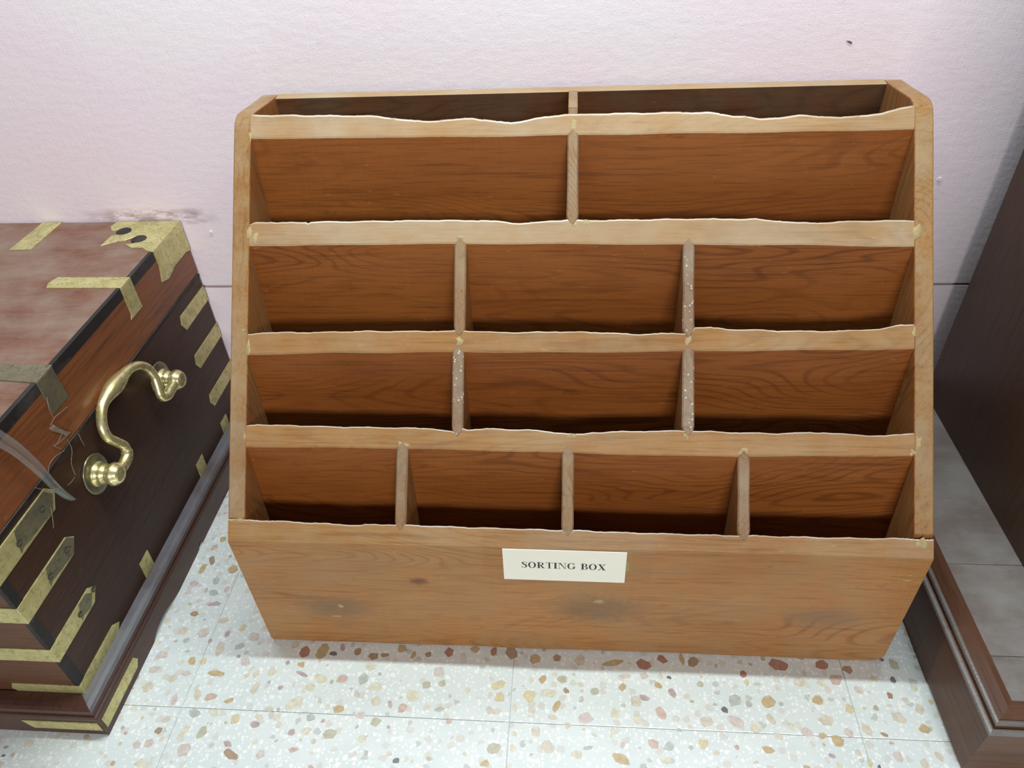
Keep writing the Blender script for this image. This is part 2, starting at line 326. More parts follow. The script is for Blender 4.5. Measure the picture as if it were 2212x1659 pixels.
def tube(path, radii, nseg=14, cap=True):
    """returns verts, faces of a swept round tube"""
    pts = [Vector(p) for p in path]; V = []; F = []
    prev = None
    for i, p in enumerate(pts):
        t = (pts[min(i+1, len(pts)-1)] - pts[max(i-1, 0)]).normalized()
        if prev is None:
            a = Vector((1, 0, 0)); a = a - t*a.dot(t)
            if a.length < 1e-3: a = Vector((0, 0, 1)) - t*t.z
        else: a = prev - t*prev.dot(t)
        a.normalize(); prev = a; bb = t.cross(a)
        r = radii[i] if isinstance(radii, (list, tuple)) else radii
        for k in range(nseg):
            an = 2*math.pi*k/nseg; V.append(p + (a*math.cos(an)+bb*math.sin(an))*r)
    for i in range(len(pts)-1):
        for k in range(nseg):
            k2 = (k+1) % nseg; F.append((i*nseg+k, i*nseg+k2, (i+1)*nseg+k2, (i+1)*nseg+k))
    if cap:
        F.append(tuple(range(nseg-1, -1, -1))); F.append(tuple((len(pts)-1)*nseg+k for k in range(nseg)))
    return V, F
def catmull(P, n=6):
    out = []; P = [Vector(p) for p in P]
    for i in range(len(P)-1):
        p0, p1, p2, p3 = P[max(i-1, 0)], P[i], P[i+1], P[min(i+2, len(P)-1)]
        for k in range(n):
            t = k/n
            out.append(0.5*((2*p1)+(p2-p0)*t+(2*p0-5*p1+4*p2-p3)*t*t+(3*p1-p0-3*p2+p3)*t**3))
    out.append(P[-1]); return out

# ------------------------------------------------------------------ the setting
WALL_Y = 0.332
def struct(o): o['kind'] = 'structure'; return o
# back wall with a shallow joint where the lower plaster course begins
g = 0.0015
prof = [(WALL_Y, -0.02), (WALL_Y, 0.2135), (WALL_Y+0.0025, 0.2142), (WALL_Y+0.0025, 0.2165), (WALL_Y, 0.2172), (WALL_Y, 2.8), (WALL_Y+0.12, 2.8), (WALL_Y+0.12, -0.02)]
wall = struct(prism('wall_back', prof, 'x', -2.6, 2.6, [M['wall'], M['dado']], None, bevel=0, edge_mats=[0, 1, 1, 1, 0, 0, 0, 0]))
# keep the wall's texture in world coordinates
wc = WORLD['wall_back'].copy()
for v_ in wall.data.vertices: v_.co += wc
wall.location = (0, 0, 0); WORLD['wall_back'] = Vector((0, 0, 0))
# a small broken wall plug and two bits of lifted paint
def blob(name, cx, cz, pts, mat, thick, parent, y=WALL_Y):
    bm = bmesh.new(); lo = [bm.verts.new((cx+a, y+0.0004, cz+b_)) for a, b_ in pts]
    hi = [bm.verts.new((cx+a*0.8, y-thick, cz+b_*0.8)) for a, b_ in pts]
    bm.faces.new(hi)
    for i in range(len(pts)):
        j = (i+1) % len(pts); bm.faces.new((lo[i], lo[j], hi[j], hi[i]))
    bmesh.ops.recalc_face_normals(bm, faces=bm.faces)
    return finish(name, bm, mat, parent)
blob('wall_plug', 0.2500, 0.4712, [(-.0028, .0013), (.0002, .0011), (.0034, -.0004), (.0032, -.0018), (.0012, -.0012), (-.001, .0002)], M['plug'], 0.0008, wall)
blob('paint_flake', 0.3690, 0.339, [(-.002, -.001), (0, -.002), (.002, -.001), (.0018, .0014), (-.001, .0018)], M['wall'], 0.0014, wall)
blob('paint_flake', -0.4060, 0.288, [(-.002, -.001), (0, -.0012), (.002, -.001), (.0014, .0010), (-.001, .0012)], M['wall'], 0.0014, wall)

floor = struct(box('floor', (-2.6, -4.0, -0.06), (2.6, WALL_Y+0.02, -0.0012), M['grout'], None, bevel=0))
TS = 0.3130; X0 = -0.3650; Y0 = -0.0738; GAP = 0.00028
tiles = {}
tile_me = None
for i in range(-4, 5):
    for j in range(-5, 2):
        lo = Vector((X0+i*TS, Y0+j*TS, 0))
        if lo.y > WALL_Y: continue
        y1 = min(lo.y+TS-GAP, WALL_Y)
        key = j == 1
        if not key and tile_me is not None:
            o = bpy.data.objects.new('floor_tile', tile_me); COL.objects.link(o); o.parent = floor
            c = Vector((lo.x+TS/2, lo.y+TS/2, -0.02)); o.location = c-WORLD['floor']; WORLD[o.name] = c
        else:
            o = box('floor_tile', (lo.x+GAP, lo.y+GAP, -0.02), (lo.x+TS-GAP, y1, 0.0), M['tile'], floor, bevel=0.0004, seg=1)
            if not key: tile_me = o.data
        tiles[(i, j)] = o
# outer apron of the same floor beyond the laid-out tiles (far outside the picture)
box('floor_margin', (-2.6, -4.0, -0.02), (2.6, Y0-5*TS-0.001, 0.0), M['tile'], floor, bevel=0)
box('floor_margin', (-2.6, Y0-5*TS, -0.02), (X0-4*TS-0.001, WALL_Y, 0.0), M['tile'], floor, bevel=0)
box('floor_margin', (X0+5*TS+0.001, Y0-5*TS, -0.02), (2.6, WALL_Y, 0.0), M['tile'], floor, bevel=0)

# stone chips bedded in the tiles
chips = []
for w in """-2629,-126,119,143,r -2450,-119,134,191,o -2256,-54,67,96,m -1922,-137,118,94,n -1643,-46,118,112,o -1172,-67,103,127,r -3509,-121,106,177,t -3741,-267,90,109,o -3450,-388,192,68,o -3193,-252,134,109,p -3313,-88,121,81,g -2620,-260,88,70,o -3044,-379,73,91,c -2888,-357,103,76,c -2583,-359,146,45,m -2387,-404,159,90,c -2180,-388,115,90,s -1970,-387,115,142,g -1825,-455,135,95,c -1338,-420,99,88,v -1192,-398,85,74,v -1245,-280,122,121,p -3002,-521,94,147,t -2465,-490,115,88,c -2570,-648,176,135,c -3408,-627,144,86,s -3547,-611,87,130,t -3216,-655,100,57,o -1531,-652,104,105,s -1656,-622,49,85,s -1184,-651,117,56,g -3360,-963,90,133,v -3466,-1128,150,129,p -3079,-1057,122,59,m -3015,-1153,202,76,n -2163,-922,149,106,v -1759,-795,109,109,v -2887,-873,104,68,m -2740,-1140,80,89,p -2453,-1081,101,64,s -1502,-1132,79,50,d -3750,-864,84,69,t -3775,-968,84,67,n -2702,-796,97,69,c -2382,-781,97,96,g -2871,-796,112,55,c -3312,-781,99,69,c -3540,-971,55,160,c -2849,-1328,66,49,t -1993,-536,64,87,p -1926,-255,131,92,c -3129,-390,59,91,t -3863,-459,103,90,t -3753,-401,118,91,p -3748,53,140,134,p -3981,61,140,101,t -3198,24,123,116,p -2327,-130,89,48,d -2088,-96,74,95,n -1806,-124,103,47,n -1519,-113,59,95,o -1374,-99,73,63,n -653,-388,182,110,y -629,-510,111,100,y -346,-484,166,129,y -228,-310,84,97,o -39,-302,112,89,v 449,-115,219,69,o 751,-118,169,123,r 925,-57,113,93,r 1115,-49,54,140,o 1217,-76,119,123,n 2033,-73,193,122,r 1678,-178,83,75,r 266,-414,96,72,v -3,-418,55,87,n 990,-397,82,101,m 1553,-443,114,142,g 1674,-473,67,70,g 1446,-539,66,76,d 1858,-444,133,134,o 654,-656,93,130,c 870,-599,100,152,s -90,-572,61,126,o 644,-497,108,113,t 1271,-662,131,108,t 1529,-637,170,108,p 1851,-609,78,122,t 1212,-862,109,116,y -167,-945,130,142,t 484,-1023,179,107,o -709,-1117,103,87,o -270,-819,93,106,t 456,-617,114,110,c -700,-641,96,97,p 1771,-887,114,64,o 1503,-874,51,51,s 198,-941,104,39,g 727,-458,122,64,m 529,-359,69,88,o 555,-247,111,67,t 743,-232,97,75,p 1258,-298,68,66,v -549,-55,145,142,n -315,-100,115,125,o -909,-29,102,80,o -725,-38,73,111,r -100,-83,86,94,n 130,-105,128,124,t -161,-447,152,87,c -484,-603,68,84,c -319,-624,81,70,t -128,-678,108,62,t 142,-498,55,85,p 416,-794,39,119,c 503,-901,52,90,p 100,-1003,116,76,t 1317,-933,64,51,t 2186,-244,122,103,t 2306,-410,106,99,o 2531,-201,135,103,s 2336,-601,142,95,t 2573,-482,105,111,y 2704,-294,80,87,p 2142,-715,115,106,p 2390,-781,127,117,o 2674,-665,102,93,t 2247,28,125,93,o 2433,-56,151,107,r 2654,-92,109,91,n 3172,-636,111,90,o 3196,-461,88,107,t 2975,-336,64,76,r 2988,-548,125,105,t 2865,-891,108,110,p 3050,-180,52,71,d 3107,-20,92,118,v 3099,-378,76,68,t 2810,-703,74,38,n 3214,-243,77,84,c 3212,-875,72,97,t -4017,953,82,144,n -4081,839,74,157,o -3735,843,134,109,o -4001,1254,84,93,o -3939,266,102,77,n -3927,558,39,74,g -3831,532,117,88,g -3764,394,167,64,m -3704,581,65,89,p -3866,690,93,106,g -3946,424,77,58,t -4099,636,106,105,p -4192,179,89,83,t""".split():
    a = w.split(','); x, y, sx_, sy_ = (float(q)*1e-4 for q in a[:4]); chips.append((x, y, sx_, sy_, a[4]))
rc = random.Random(21)
def blocked(x, y, m=0.0):
    if -0.3+m < x < 0.3-m and y > 0.004: return True
    if x < -0.4225-0.003 and y > -0.10: return True
    if x > 0.337 and y > -0.098: return True
    return False
tries = 0; nr = 0
while tries < 9000 and len(chips) < 520:
    tries += 1
    x = rc.uniform(-0.62, 0.46); y = rc.uniform(-0.16, 0.30)
    if blocked(x, y): continue
    s = rc.choice((0.004, 0.005, 0.006, 0.007, 0.008, 0.010, 0.012)) if len(chips) < 380 else rc.uniform(0.003, 0.006)
    sx_ = s*rc.uniform(0.8, 1.5); sy_ = s*rc.uniform(0.7, 1.3)
    if any((x-c_[0])**2+(y-c_[1])**2 < (0.55*(max(sx_, sy_)+max(c_[2], c_[3])))**2 for c_ in chips): continue
    chips.append((x, y, sx_, sy_, rc.choice('tttppccccgvyosmtpcyg' if s > 0.005 else 'tpccgvssmmgdt')))
def chip_poly(sx_, sy_, r):
    n = r.choice((5, 6, 6, 7, 8)); ph = r.uniform(0, 6.28); rot = r.uniform(-0.5, 0.5); out = []
    for k in range(n):
        an = ph + 2*math.pi*(k+r.uniform(-0.28, 0.28))/n; q = r.uniform(0.78, 1.12)
        out.append((math.cos(an)*sx_*0.5*q, math.sin(an)*sy_*0.5*q))
    c, s = math.cos(rot), math.sin(rot)
    return [(a*c-b_*s, a*s+b_*c) for a, b_ in out]
def chip_geo(bm, cx, cy, poly):
    lo = [bm.verts.new((cx+a, cy+b_, -0.002)) for a, b_ in poly]; hi = [bm.verts.new((cx+a*0.985, cy+b_*0.985, 0.00018)) for a, b_ in poly]
    fs = [bm.faces.new(hi)]
    for i in range(len(poly)):
        j = (i+1) % len(poly); fs.append(bm.faces.new((lo[i], lo[j], hi[j], hi[i])))
    return fs
order = sorted(range(len(chips)), key=lambda k: -chips[k][2]*chips[k][3])
rest = bmesh.new(); rest_mats = ['chip_'+k for k in CH]
for rank, k in enumerate(order):
    x, y, sx_, sy_, ck = chips[k]
    poly = chip_poly(sx_, sy_, rc)
    if rank < 300:
        ti = (math.floor((x-X0)/TS), math.floor((y-Y0)/TS)); par = tiles.get(ti, floor)
        bm = bmesh.new(); chip_geo(bm, x, y, poly); bmesh.ops.recalc_face_normals(bm, faces=bm.faces)
        finish('stone_chip', bm, M['chip_'+ck], par)
    else:
        fs = chip_geo(rest, x, y, poly)
        for f_ in fs: f_.material_index = rest_mats.index('chip_'+ck)
bmesh.ops.recalc_face_normals(rest, faces=rest.faces)
o = finish('stone_chips', rest, [M[k] for k in rest_mats], floor); o['kind'] = 'stuff'

# ------------------------------------------------------------------ the sorting box
HW = 0.300; H1 = 0.1582; H2 = 0.4471; YT = 0.2454; YB = 0.3216; HB = 0.4409
LS = math.hypot(YT, H2-H1); CA, SA = YT/LS, (H2-H1)/LS
def slope(s): return (s*CA, H1+s*SA)
TH = 0.0155; XI = HW-TH
UP = {
'b1': [(-0.2856,0.3790),(-0.2418,0.3780),(-0.1887,0.3764),(-0.1707,0.3757),(-0.1556,0.3736),(-0.1407,0.3714),(-0.1288,0.3704),(-0.1140,0.3707),(-0.0992,0.3713),(-0.0918,0.3721),(-0.0860,0.3723),(-0.0757,0.3705),(-0.0640,0.3685),(-0.0523,0.3676),(-0.0406,0.3688),(-0.0262,0.3712),(-0.0117,0.3730),(-0.0031,0.3739),(0.0063,0.3732),(0.0332,0.3736),(0.0637,0.3734),(0.0940,0.3732),(0.1166,0.3727),(0.1271,0.3709),(0.1391,0.3691),(0.1480,0.3686),(0.1599,0.3659),(0.1717,0.3669),(0.1909,0.3687),(0.2100,0.3673),(0.2261,0.3660),(0.2392,0.3669),(0.2595,0.3688),(0.2710,0.3720),(0.2854,0.3750)],
'b2': [(-0.2849,0.2804),(-0.2788,0.2830),(-0.2650,0.2832),(-0.2588,0.2824),(-0.2329,0.2826),(-0.2311,0.2816),(-0.2283,0.2828),(-0.1725,0.2830),(-0.1130,0.2831),(-0.0763,0.2826),(-0.0602,0.2816),(-0.0471,0.2800),(-0.0355,0.2799),(-0.0182,0.2814),(-0.0024,0.2824),(0.0080,0.2817),(0.0474,0.2818),(0.1051,0.2821),(0.1563,0.2815),(0.1662,0.2801),(0.1760,0.2797),(0.1901,0.2780),(0.2068,0.2776),(0.2249,0.2785),(0.2457,0.2790),(0.2841,0.2788)],
'b3': [(-0.2819,0.1829),(-0.2712,0.1849),(-0.2315,0.1849),(-0.1863,0.1861),(-0.1415,0.1862),(-0.1002,0.1865),(-0.0885,0.1866),(-0.0608,0.1854),(-0.0361,0.1854),(-0.0102,0.1861),(0.0041,0.1857),(0.0116,0.1857),(0.0335,0.1854),(0.0567,0.1837),(0.0769,0.1848),(0.0970,0.1846),(0.1041,0.1868),(0.1063,0.1900),(0.1198,0.1897),(0.1340,0.1886),(0.1552,0.1879),(0.1833,0.1869),(0.2181,0.1870),(0.2389,0.1877),(0.2568,0.1888),(0.2664,0.1906),(0.2732,0.1921),(0.2848,0.1928)],
'b4': [(-0.2852,0.1014),(-0.2745,0.1033),(-0.2456,0.1026),(-0.2002,0.1020),(-0.1554,0.1020),(-0.1184,0.1016),(-0.1008,0.0989),(-0.0978,0.0983),(-0.0920,0.1023),(-0.0862,0.1010),(-0.0702,0.1022),(-0.0527,0.1017),(-0.0311,0.1014),(-0.0124,0.0997),(0.0019,0.0985),(0.0137,0.0984),(0.0196,0.0999),(0.0486,0.1012),(0.0917,0.1023),(0.1046,0.1022),(0.1202,0.1021),(0.1485,0.1013),(0.1696,0.1009),(0.1905,0.1019),(0.2114,0.1024),(0.2321,0.1010),(0.2596,0.1002),(0.2733,0.1015),(0.2869,0.1034)],
'f': [(-0.2986,0.0189),(-0.2863,0.0185),(-0.2596,0.0183),(-0.2141,0.0171),(-0.1812,0.0160),(-0.1767,0.0170),(-0.1529,0.0175),(-0.1411,0.0174),(-0.0810,0.0166),(-0.0089,0.0161),(0.0114,0.0162),(0.0491,0.0153),(0.0922,0.0152),(0.1418,0.0150),(0.1530,0.0153),(0.2185,0.0151),(0.2842,0.0159),(0.2977,0.0153)]}
LO = {
'b1': [(-0.2853,0.3594),(-0.2187,0.3581),(-0.1585,0.3580),(-0.0843,0.3570),(-0.0030,0.3569),(0.0790,0.3565),(0.1688,0.3560),(0.2854,0.3562)],
'b2': [(-0.2846,0.2632),(-0.2174,0.2630),(-0.1573,0.2637),(-0.1010,0.2636),(0.0035,0.2627),(0.0980,0.2614),(0.1901,0.2604),(0.2834,0.2583)],
'b3': [(-0.2816,0.1662),(-0.2011,0.1681),(-0.1000,0.1692),(0.0042,0.1692),(0.0971,0.1707),(0.1764,0.1718),(0.2869,0.1732)],
'b4': [(-0.2858,0.0843),(-0.1552,0.0850),(-0.0051,0.0834),(0.0775,0.0822),(0.1415,0.0825),(0.2869,0.0850)],
'f': [(-0.30,-0.0008),(-0.1,0.0000),(0.0,-0.0002),(0.08,0.0010),(0.2,0.0002),(0.30,-0.0003)]}
TILT = math.tan(math.radians(3.6))
ZB = 0.010
sorting = empty('sorting_box', (0, 0.16, 0), 'stepped wooden sorting box with open letter slots against the pink wall', 'sorting box')

def rack_board(name, key, xa, xb, tilt, zb, mats, corner=None, n=150):
    """one slotted-in board: face, sloping top cut, worn back rim, back"""
    xs = sorted(set([xa + (xb-xa)*k/n for k in range(n+1)] + [x for x, _ in UP[key] if xa < x < xb]
                    + ([xa+0.024*(k/12)**2 for k in range(1, 13)]+[xb-0.024*(k/12)**2 for k in range(1, 13)] if corner else [])))
    V = []; F = []; FM = []; rj = random.Random(key)
    for x in xs:
        sl, sh = interp(LO[key], x), interp(UP[key], x)
        sl += 0.0003*math.sin(x*61+len(key))+rj.uniform(-.00012, .00012); sh += rj.uniform(-.00022, .00022) + 0.0003*math.sin(x*170)
        yl, zl = slope(sl); yh, zh = slope(sh)
        z0 = zb
        if corner:
            rl, rr = corner
            if x < xa+rl: z0 = zb + rl - math.sqrt(max(0, rl*rl-(xa+rl-x)**2))
            if x > xb-rr: z0 = zb + 0.8*(rr - math.sqrt(max(0, rr*rr-(x-xb+rr)**2)))
            z0 += 0.0003*(1+math.sin(x*47))
        d = lambda z: (zl-z)*tilt
        q = {'b1': 1.0, 'b2': 0.75}.get(key, 0.5)
        ring = [(yl-d(z0+0.0015), z0+0.0015), (yl-d(zl-0.0012)-0.0, zl-0.0012), (yl+0.0005, zl+0.0003), (yh-0.0007*q, zh-0.0006*q),
                (yh+0.0002*q, zh), (yh+0.0013*q, zh+0.0001), (yh+0.0021*q, zh-0.0006*q), (yh+0.0025*q, zh-0.0022*q), (yh+0.0025*q-d(z0), z0), (yl-d(z0)+0.0015, z0)]
        V += [(x, a, b_) for a, b_ in ring]
    nr_ = 10
    for i in range(len(xs)-1):
        for k in range(nr_):
            k2 = (k+1) % nr_
            F.append((i*nr_+k, (i+1)*nr_+k, (i+1)*nr_+k2, i*nr_+k2)); FM.append(1 if k in (1, 2) else 2 if k in (3, 4, 5, 6) else 0)
    F.append(tuple(range(nr_-1, -1, -1))); FM.append(1); F.append(tuple((len(xs)-1)*nr_+k for k in range(nr_))); FM.append(1)
    bm = bmesh.new(); bv = [bm.verts.new(p) for p in V]
    for f_, mi in zip(F, FM):
        fc = bm.faces.new([bv[j] for j in f_]); fc.material_index = mi; fc.smooth = mi == 2
    bmesh.ops.recalc_face_normals(bm, faces=bm.faces)
    return finish(name, bm, mats, sorting)
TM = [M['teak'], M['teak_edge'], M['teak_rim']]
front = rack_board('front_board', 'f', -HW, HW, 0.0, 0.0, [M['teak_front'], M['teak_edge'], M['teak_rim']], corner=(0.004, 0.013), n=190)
front['label'] = 'broad front board with worn lower edge'
for key in ('b4', 'b3', 'b2', 'b1'):
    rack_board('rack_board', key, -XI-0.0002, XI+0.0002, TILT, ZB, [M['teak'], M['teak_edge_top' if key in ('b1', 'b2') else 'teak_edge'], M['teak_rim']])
# side panels
def side_panel(x0, x1):
    ya = 0.0128; za = slope(ya/CA)[1]
    P = [(ya, 0.0), (ya, za)]
    for k in range(1, 9):
        s = ya/CA + (LS-0.012-ya/CA)*k/8; y, z = slope(s); P.append((y+random.uniform(-.0004, .0004), z))
    # rounded shoulder
    for t in (0.25, 0.5, 0.75, 1.0):
        y0_, z0_ = slope(LS-0.012); y1_, z1_ = YT+0.014, H2-0.0012
        cx, cz = YT, H2+0.0005
        P.append(((1-t)**2*y0_+2*t*(1-t)*cx+t*t*y1_, (1-t)**2*z0_+2*t*(1-t)*cz+t*t*z1_))
    P += [(YT+0.045, HB+0.0022), (YB-0.002, HB+0.0002), (YB, HB-0.002), (YB, 0.0)]
    em = [2]*len(P)
    em[0] = 0; em[-1] = 0; em[-2] = 0
    return prism('side_panel', P, 'x', x0, x1, [M['teak_side'], M['teak_side'], M['teak_edge_side']], sorting, bevel=0.0009, seg=2, cap_mat=0, edge_mats=em)
side_panel(-HW, -XI); side_panel(XI, HW)
# back board, thin bright top
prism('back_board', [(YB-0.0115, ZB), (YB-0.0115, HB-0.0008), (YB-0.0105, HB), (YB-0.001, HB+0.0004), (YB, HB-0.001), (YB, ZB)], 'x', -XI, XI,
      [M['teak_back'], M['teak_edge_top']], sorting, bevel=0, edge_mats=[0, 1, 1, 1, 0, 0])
prism('bottom_board', [(0.0132, 0.0005), (0.0132, 0.0098), (YB, 0.0098), (YB, 0.0005)], 'x', -XI, XI, M['teak'], sorting, bevel=0)

def divider(x, w, lo_key, hi_key, spots=False, skew=0.0):
    """upright partition standing between two boards, its sloping edge worn and pointed into the boards"""
    sa = interp(UP[lo_key], x); 
    ya, za = slope(sa)
    if hi_key:
        sb = interp(LO[hi_key], x); yb, zb = slope(sb)
    off = 0.0006
    tip = 0.0042
    ny, nz = -SA, CA
    pts_top = []
    # cross stations along the sloping edge: (s, half width factor)
    V = []; F = []; FM = []
    st = [(sa-tip*0.9, 0.05), (sa+0.0002, 0.86), (sa+0.004, 1.0), ((sa+sb)/2, 0.97), (sb-0.003, 1.0), (sb+0.0004, 0.84), (sb+tip, 0.08)]
    bot = lambda y, z: None
    rj = random.Random(x*1000)
    for s, hwf in st:
        y, z = slope(s); y += ny*off; z += nz*off; hw = w/2*hwf
        t = (s-sa)/(sb-sa); cx = x + skew*(t-0.5)
        hw *= 1+rj.uniform(-.05, .05)
        e = min(0.0012, hw*0.5)
        yd = max(min(y, yb-0.0), ya+0.002)
        V += [(cx-hw, y+SA*0.0014, z-CA*0.0014), (cx-hw+e, y, z), (cx+hw-e, y, z), (cx+hw, y+SA*0.0014, z-CA*0.0014)]
    for i in range(len(st)-1):
        for k in range(3): F.append((i*4+k, i*4+k+1, (i+1)*4+k+1, (i+1)*4+k)); FM.append(1)
    # body below the sloping edge
    zb0 = ZB
    yfa = ya+0.0025-(za-zb0)*TILT if lo_key != 'f' else ya+0.0025
    yfb = yb-(zb-zb0)*TILT
    base = len(V)
    def low(z): return 0
    n = len(st)
    for i, (s, hwf) in enumerate(st):
        y, z = slope(s); t = min(1, max(0, (s-sa)/(sb-sa))); cx = x + skew*(t-0.5); hw = w/2*(0.97 if 0 < i < n-1 else 0.05)
        V += [(cx-hw, yfa+(yfb-yfa)*t, zb0), (cx+hw, yfa+(yfb-yfa)*t, zb0)]
    for i in range(1, n-2):
        F.append((i*4, (i+1)*4, base+(i+1)*2, base+i*2)); FM.append(0)
        F.append((i*4+3, base+i*2+1, base+(i+1)*2+1, (i+1)*4+3)); FM.append(0)
        F.append((base+i*2, base+(i+1)*2, base+(i+1)*2+1, base+i*2+1)); FM.append(0)
    F.append((4, base+2, base+3, 7)); FM.append(0); i = n-2; F.append((i*4, i*4+3, base+i*2+1, base+i*2)); FM.append(0)
    return build('divider', V, F, [M['teak_side'], M['teak_div_spots'] if spots else M['teak_div']], sorting, FM)
divider(0.0022, 0.0100, 'b2', 'b1')
divider(-0.0948, 0.0102, 'b3', 'b2'); divider(0.1008, 0.0098, 'b3', 'b2', True)
divider(-0.0957, 0.0102, 'b4', 'b3', True); divider(0.1010, 0.0100, 'b4', 'b3', True)
divider(-0.1444, 0.0104, 'f', 'b4', skew=0.001); divider(0.0000, 0.0106, 'f', 'b4'); divider(0.1473, 0.0102, 'f', 'b4')
# the divider of the rearmost slot runs level
prism('divider', [(YT+0.0005, H2-0.006), (YT+0.003, H2-0.0004), (YT+0.02, H2-0.0006), (YB-0.0118, HB+0.0006), (YB-0.0118, ZB), (YT+0.004-(H2-ZB)*TILT, ZB)], 'x', -0.0022, 0.0062,
      [M['teak_side'], M['teak_div']], sorting, bevel=0.0008, edge_mats=[1, 1, 1, 0, 0, 0])

# old filler at the joints (thin smears lying on the sloping cut)
def smear(x, s, w, h, seed, thick=0.00022):
    r = random.Random(seed); n = 9; pts = []
    for k in range(n):
        an = 2*math.pi*k/n; q = r.uniform(0.45, 1.35); pts.append((math.cos(an)*w/2*q, math.sin(an)*h/2*q))
    bm = bmesh.new(); lo = []; hi = []
    for a, b_ in pts:
        for lst, kk, d in ((lo, 1.0, -0.0002), (hi, 0.7, thick)):
            y, z = slope(s+b_*kk); lst.append(bm.verts.new((x+a*kk, y-SA*d, z+CA*d)))
    bm.faces.new(hi)
    for i in range(n):
        j = (i+1) % n; bm.faces.new((lo[i], lo[j], hi[j], hi[i]))
    bmesh.ops.recalc_face_normals(bm, faces=bm.faces)
    for f_ in bm.faces: f_.smooth = True
    finish('joint_filler', bm, M['putty'], sorting)
for k, (x, s, w, h) in enumerate([(-.2850, .2745, .006, .014), (-.2790, .2700, .007, .010), (.2862, .2705, .006, .016), (-.2850, .3600, .004, .010), (-.2840, .1740, .005, .016),
        (-.2900, .1890, .007, .008), (.2850, .1880, .006, .012), (-.2860, .0930, .004, .014), (.2880, .0955, .006, .014), (.2840, .0870, .007, .006),
        (-.2900, .0185, .010, .005), (.2905, .0120, .012, .009), (.0022, .2790, .012, .006), (.0140, .2790, .010, .007), (.0030, .3650, .007, .010),
        (-.0950, .1790, .007, .009), (-.0950, .2680, .009, .005), (.1010, .1790, .006, .010), (.1025, .1895, .008, .005), (.0030, .0965, .010, .006), (.0000, .0150, .013, .004),
        (.1473, .0860, .010, .007), (-.1444, .0880, .011, .005), (-.1440, .0165, .009, .004), (.1473, .0135, .007, .004), (.1000, .0985, .006, .007)]):
    smear(x, s, w, h, k)
# pale dents of filler on the front board and dovetail ends
def front_patch(x, z, w, h, seed):
    r = random.Random(seed); n = 9; bm = bmesh.new(); lo = []; hi = []
    for k in range(n):
        an = 2*math.pi*k/n; q = r.uniform(0.6, 1.15)
        lo.append(bm.verts.new((x+math.cos(an)*w/2*q, 0.0002, z+math.sin(an)*h/2*q))); hi.append(bm.verts.new((x+math.cos(an)*w/2*q*.7, -0.0004, z+math.sin(an)*h/2*q*.7)))
    bm.faces.new(hi)
    for i in range(n):
        j = (i+1) % n; bm.faces.new((lo[i], lo[j], hi[j], hi[i]))
    bmesh.ops.recalc_face_normals(bm, faces=bm.faces)
    finish('filler_patch', bm, M['putty'], front)
for k, q in enumerate([(0.0290, 0.0840, 0.0110, 0.0080), (0.0520, 0.1370, 0.0045, 0.0150), (0.2880, 0.1360, 0.008, 0.0025), (0.2870, 0.1290, 0.010, 0.0030), (-0.2160, 0.064, 0.007, 0.009), (-0.2230, 0.047, 0.014, 0.005), (-0.2420, 0.066, 0.003, 0.004)]):
    front_patch(*q, seed=k+50)

# paper label with its lettering under clear tape
zc = 0.1365
lab = prism('paper_label', [(-0.0562, 0.1155), (0.0505, 0.1148), (0.0507, 0.1572), (-0.0558, 0.1580)], 'y', -0.0009, -0.0003, M['paper'], sorting, bevel=0)
lab['label'] = 'white paper label reading SORTING BOX'
# letter outlines, unit cap height, bold roman with serifs
def rect(x0, y0, x1, y1): return [(x0, y0), (x1, y0), (x1, y1), (x0, y1)]
def ring_quads(cx, cy, ro, ri, a0, a1, n=20):
    """ro=(rx,ry) outer, ri inner; angles in degrees"""
    out = []
    for k in range(n):
        t0, t1 = (math.radians(a0+(a1-a0)*q/n) for q in (k, k+1))
        out.append([(cx+ro[0]*math.cos(t0), cy+ro[1]*math.sin(t0)), (cx+ro[0]*math.cos(t1), cy+ro[1]*math.sin(t1)),
                    (cx+ri[0]*math.cos(t1), cy+ri[1]*math.sin(t1)), (cx+ri[0]*math.cos(t0), cy+ri[1]*math.sin(t0))])
    return out
def strokeq(pts, ws):
    out = []; P = [Vector((a, b_)) for a, b_ in pts]; Lf = []; Rt = []
    for i, p in enumerate(P):
        t = (P[min(i+1, len(P)-1)]-P[max(i-1, 0)]).normalized(); nrm = Vector((-t.y, t.x)); w = ws[i] if isinstance(ws, list) else ws
        Lf.append(p+nrm*w/2); Rt.append(p-nrm*w/2)
    for i in range(len(P)-1): out.append([tuple(Lf[i]), tuple(Lf[i+1]), tuple(Rt[i+1]), tuple(Rt[i])])
    return out
ST = 0.20; SF = 0.06
def stem(x, y0=0, y1=1, w=ST, ext=0.09):
    return [rect(x-w/2, y0, x+w/2, y1), rect(x-w/2-ext, y0, x+w/2+ext, y0+SF), rect(x-w/2-ext, y1-SF, x+w/2+ext, y1)]
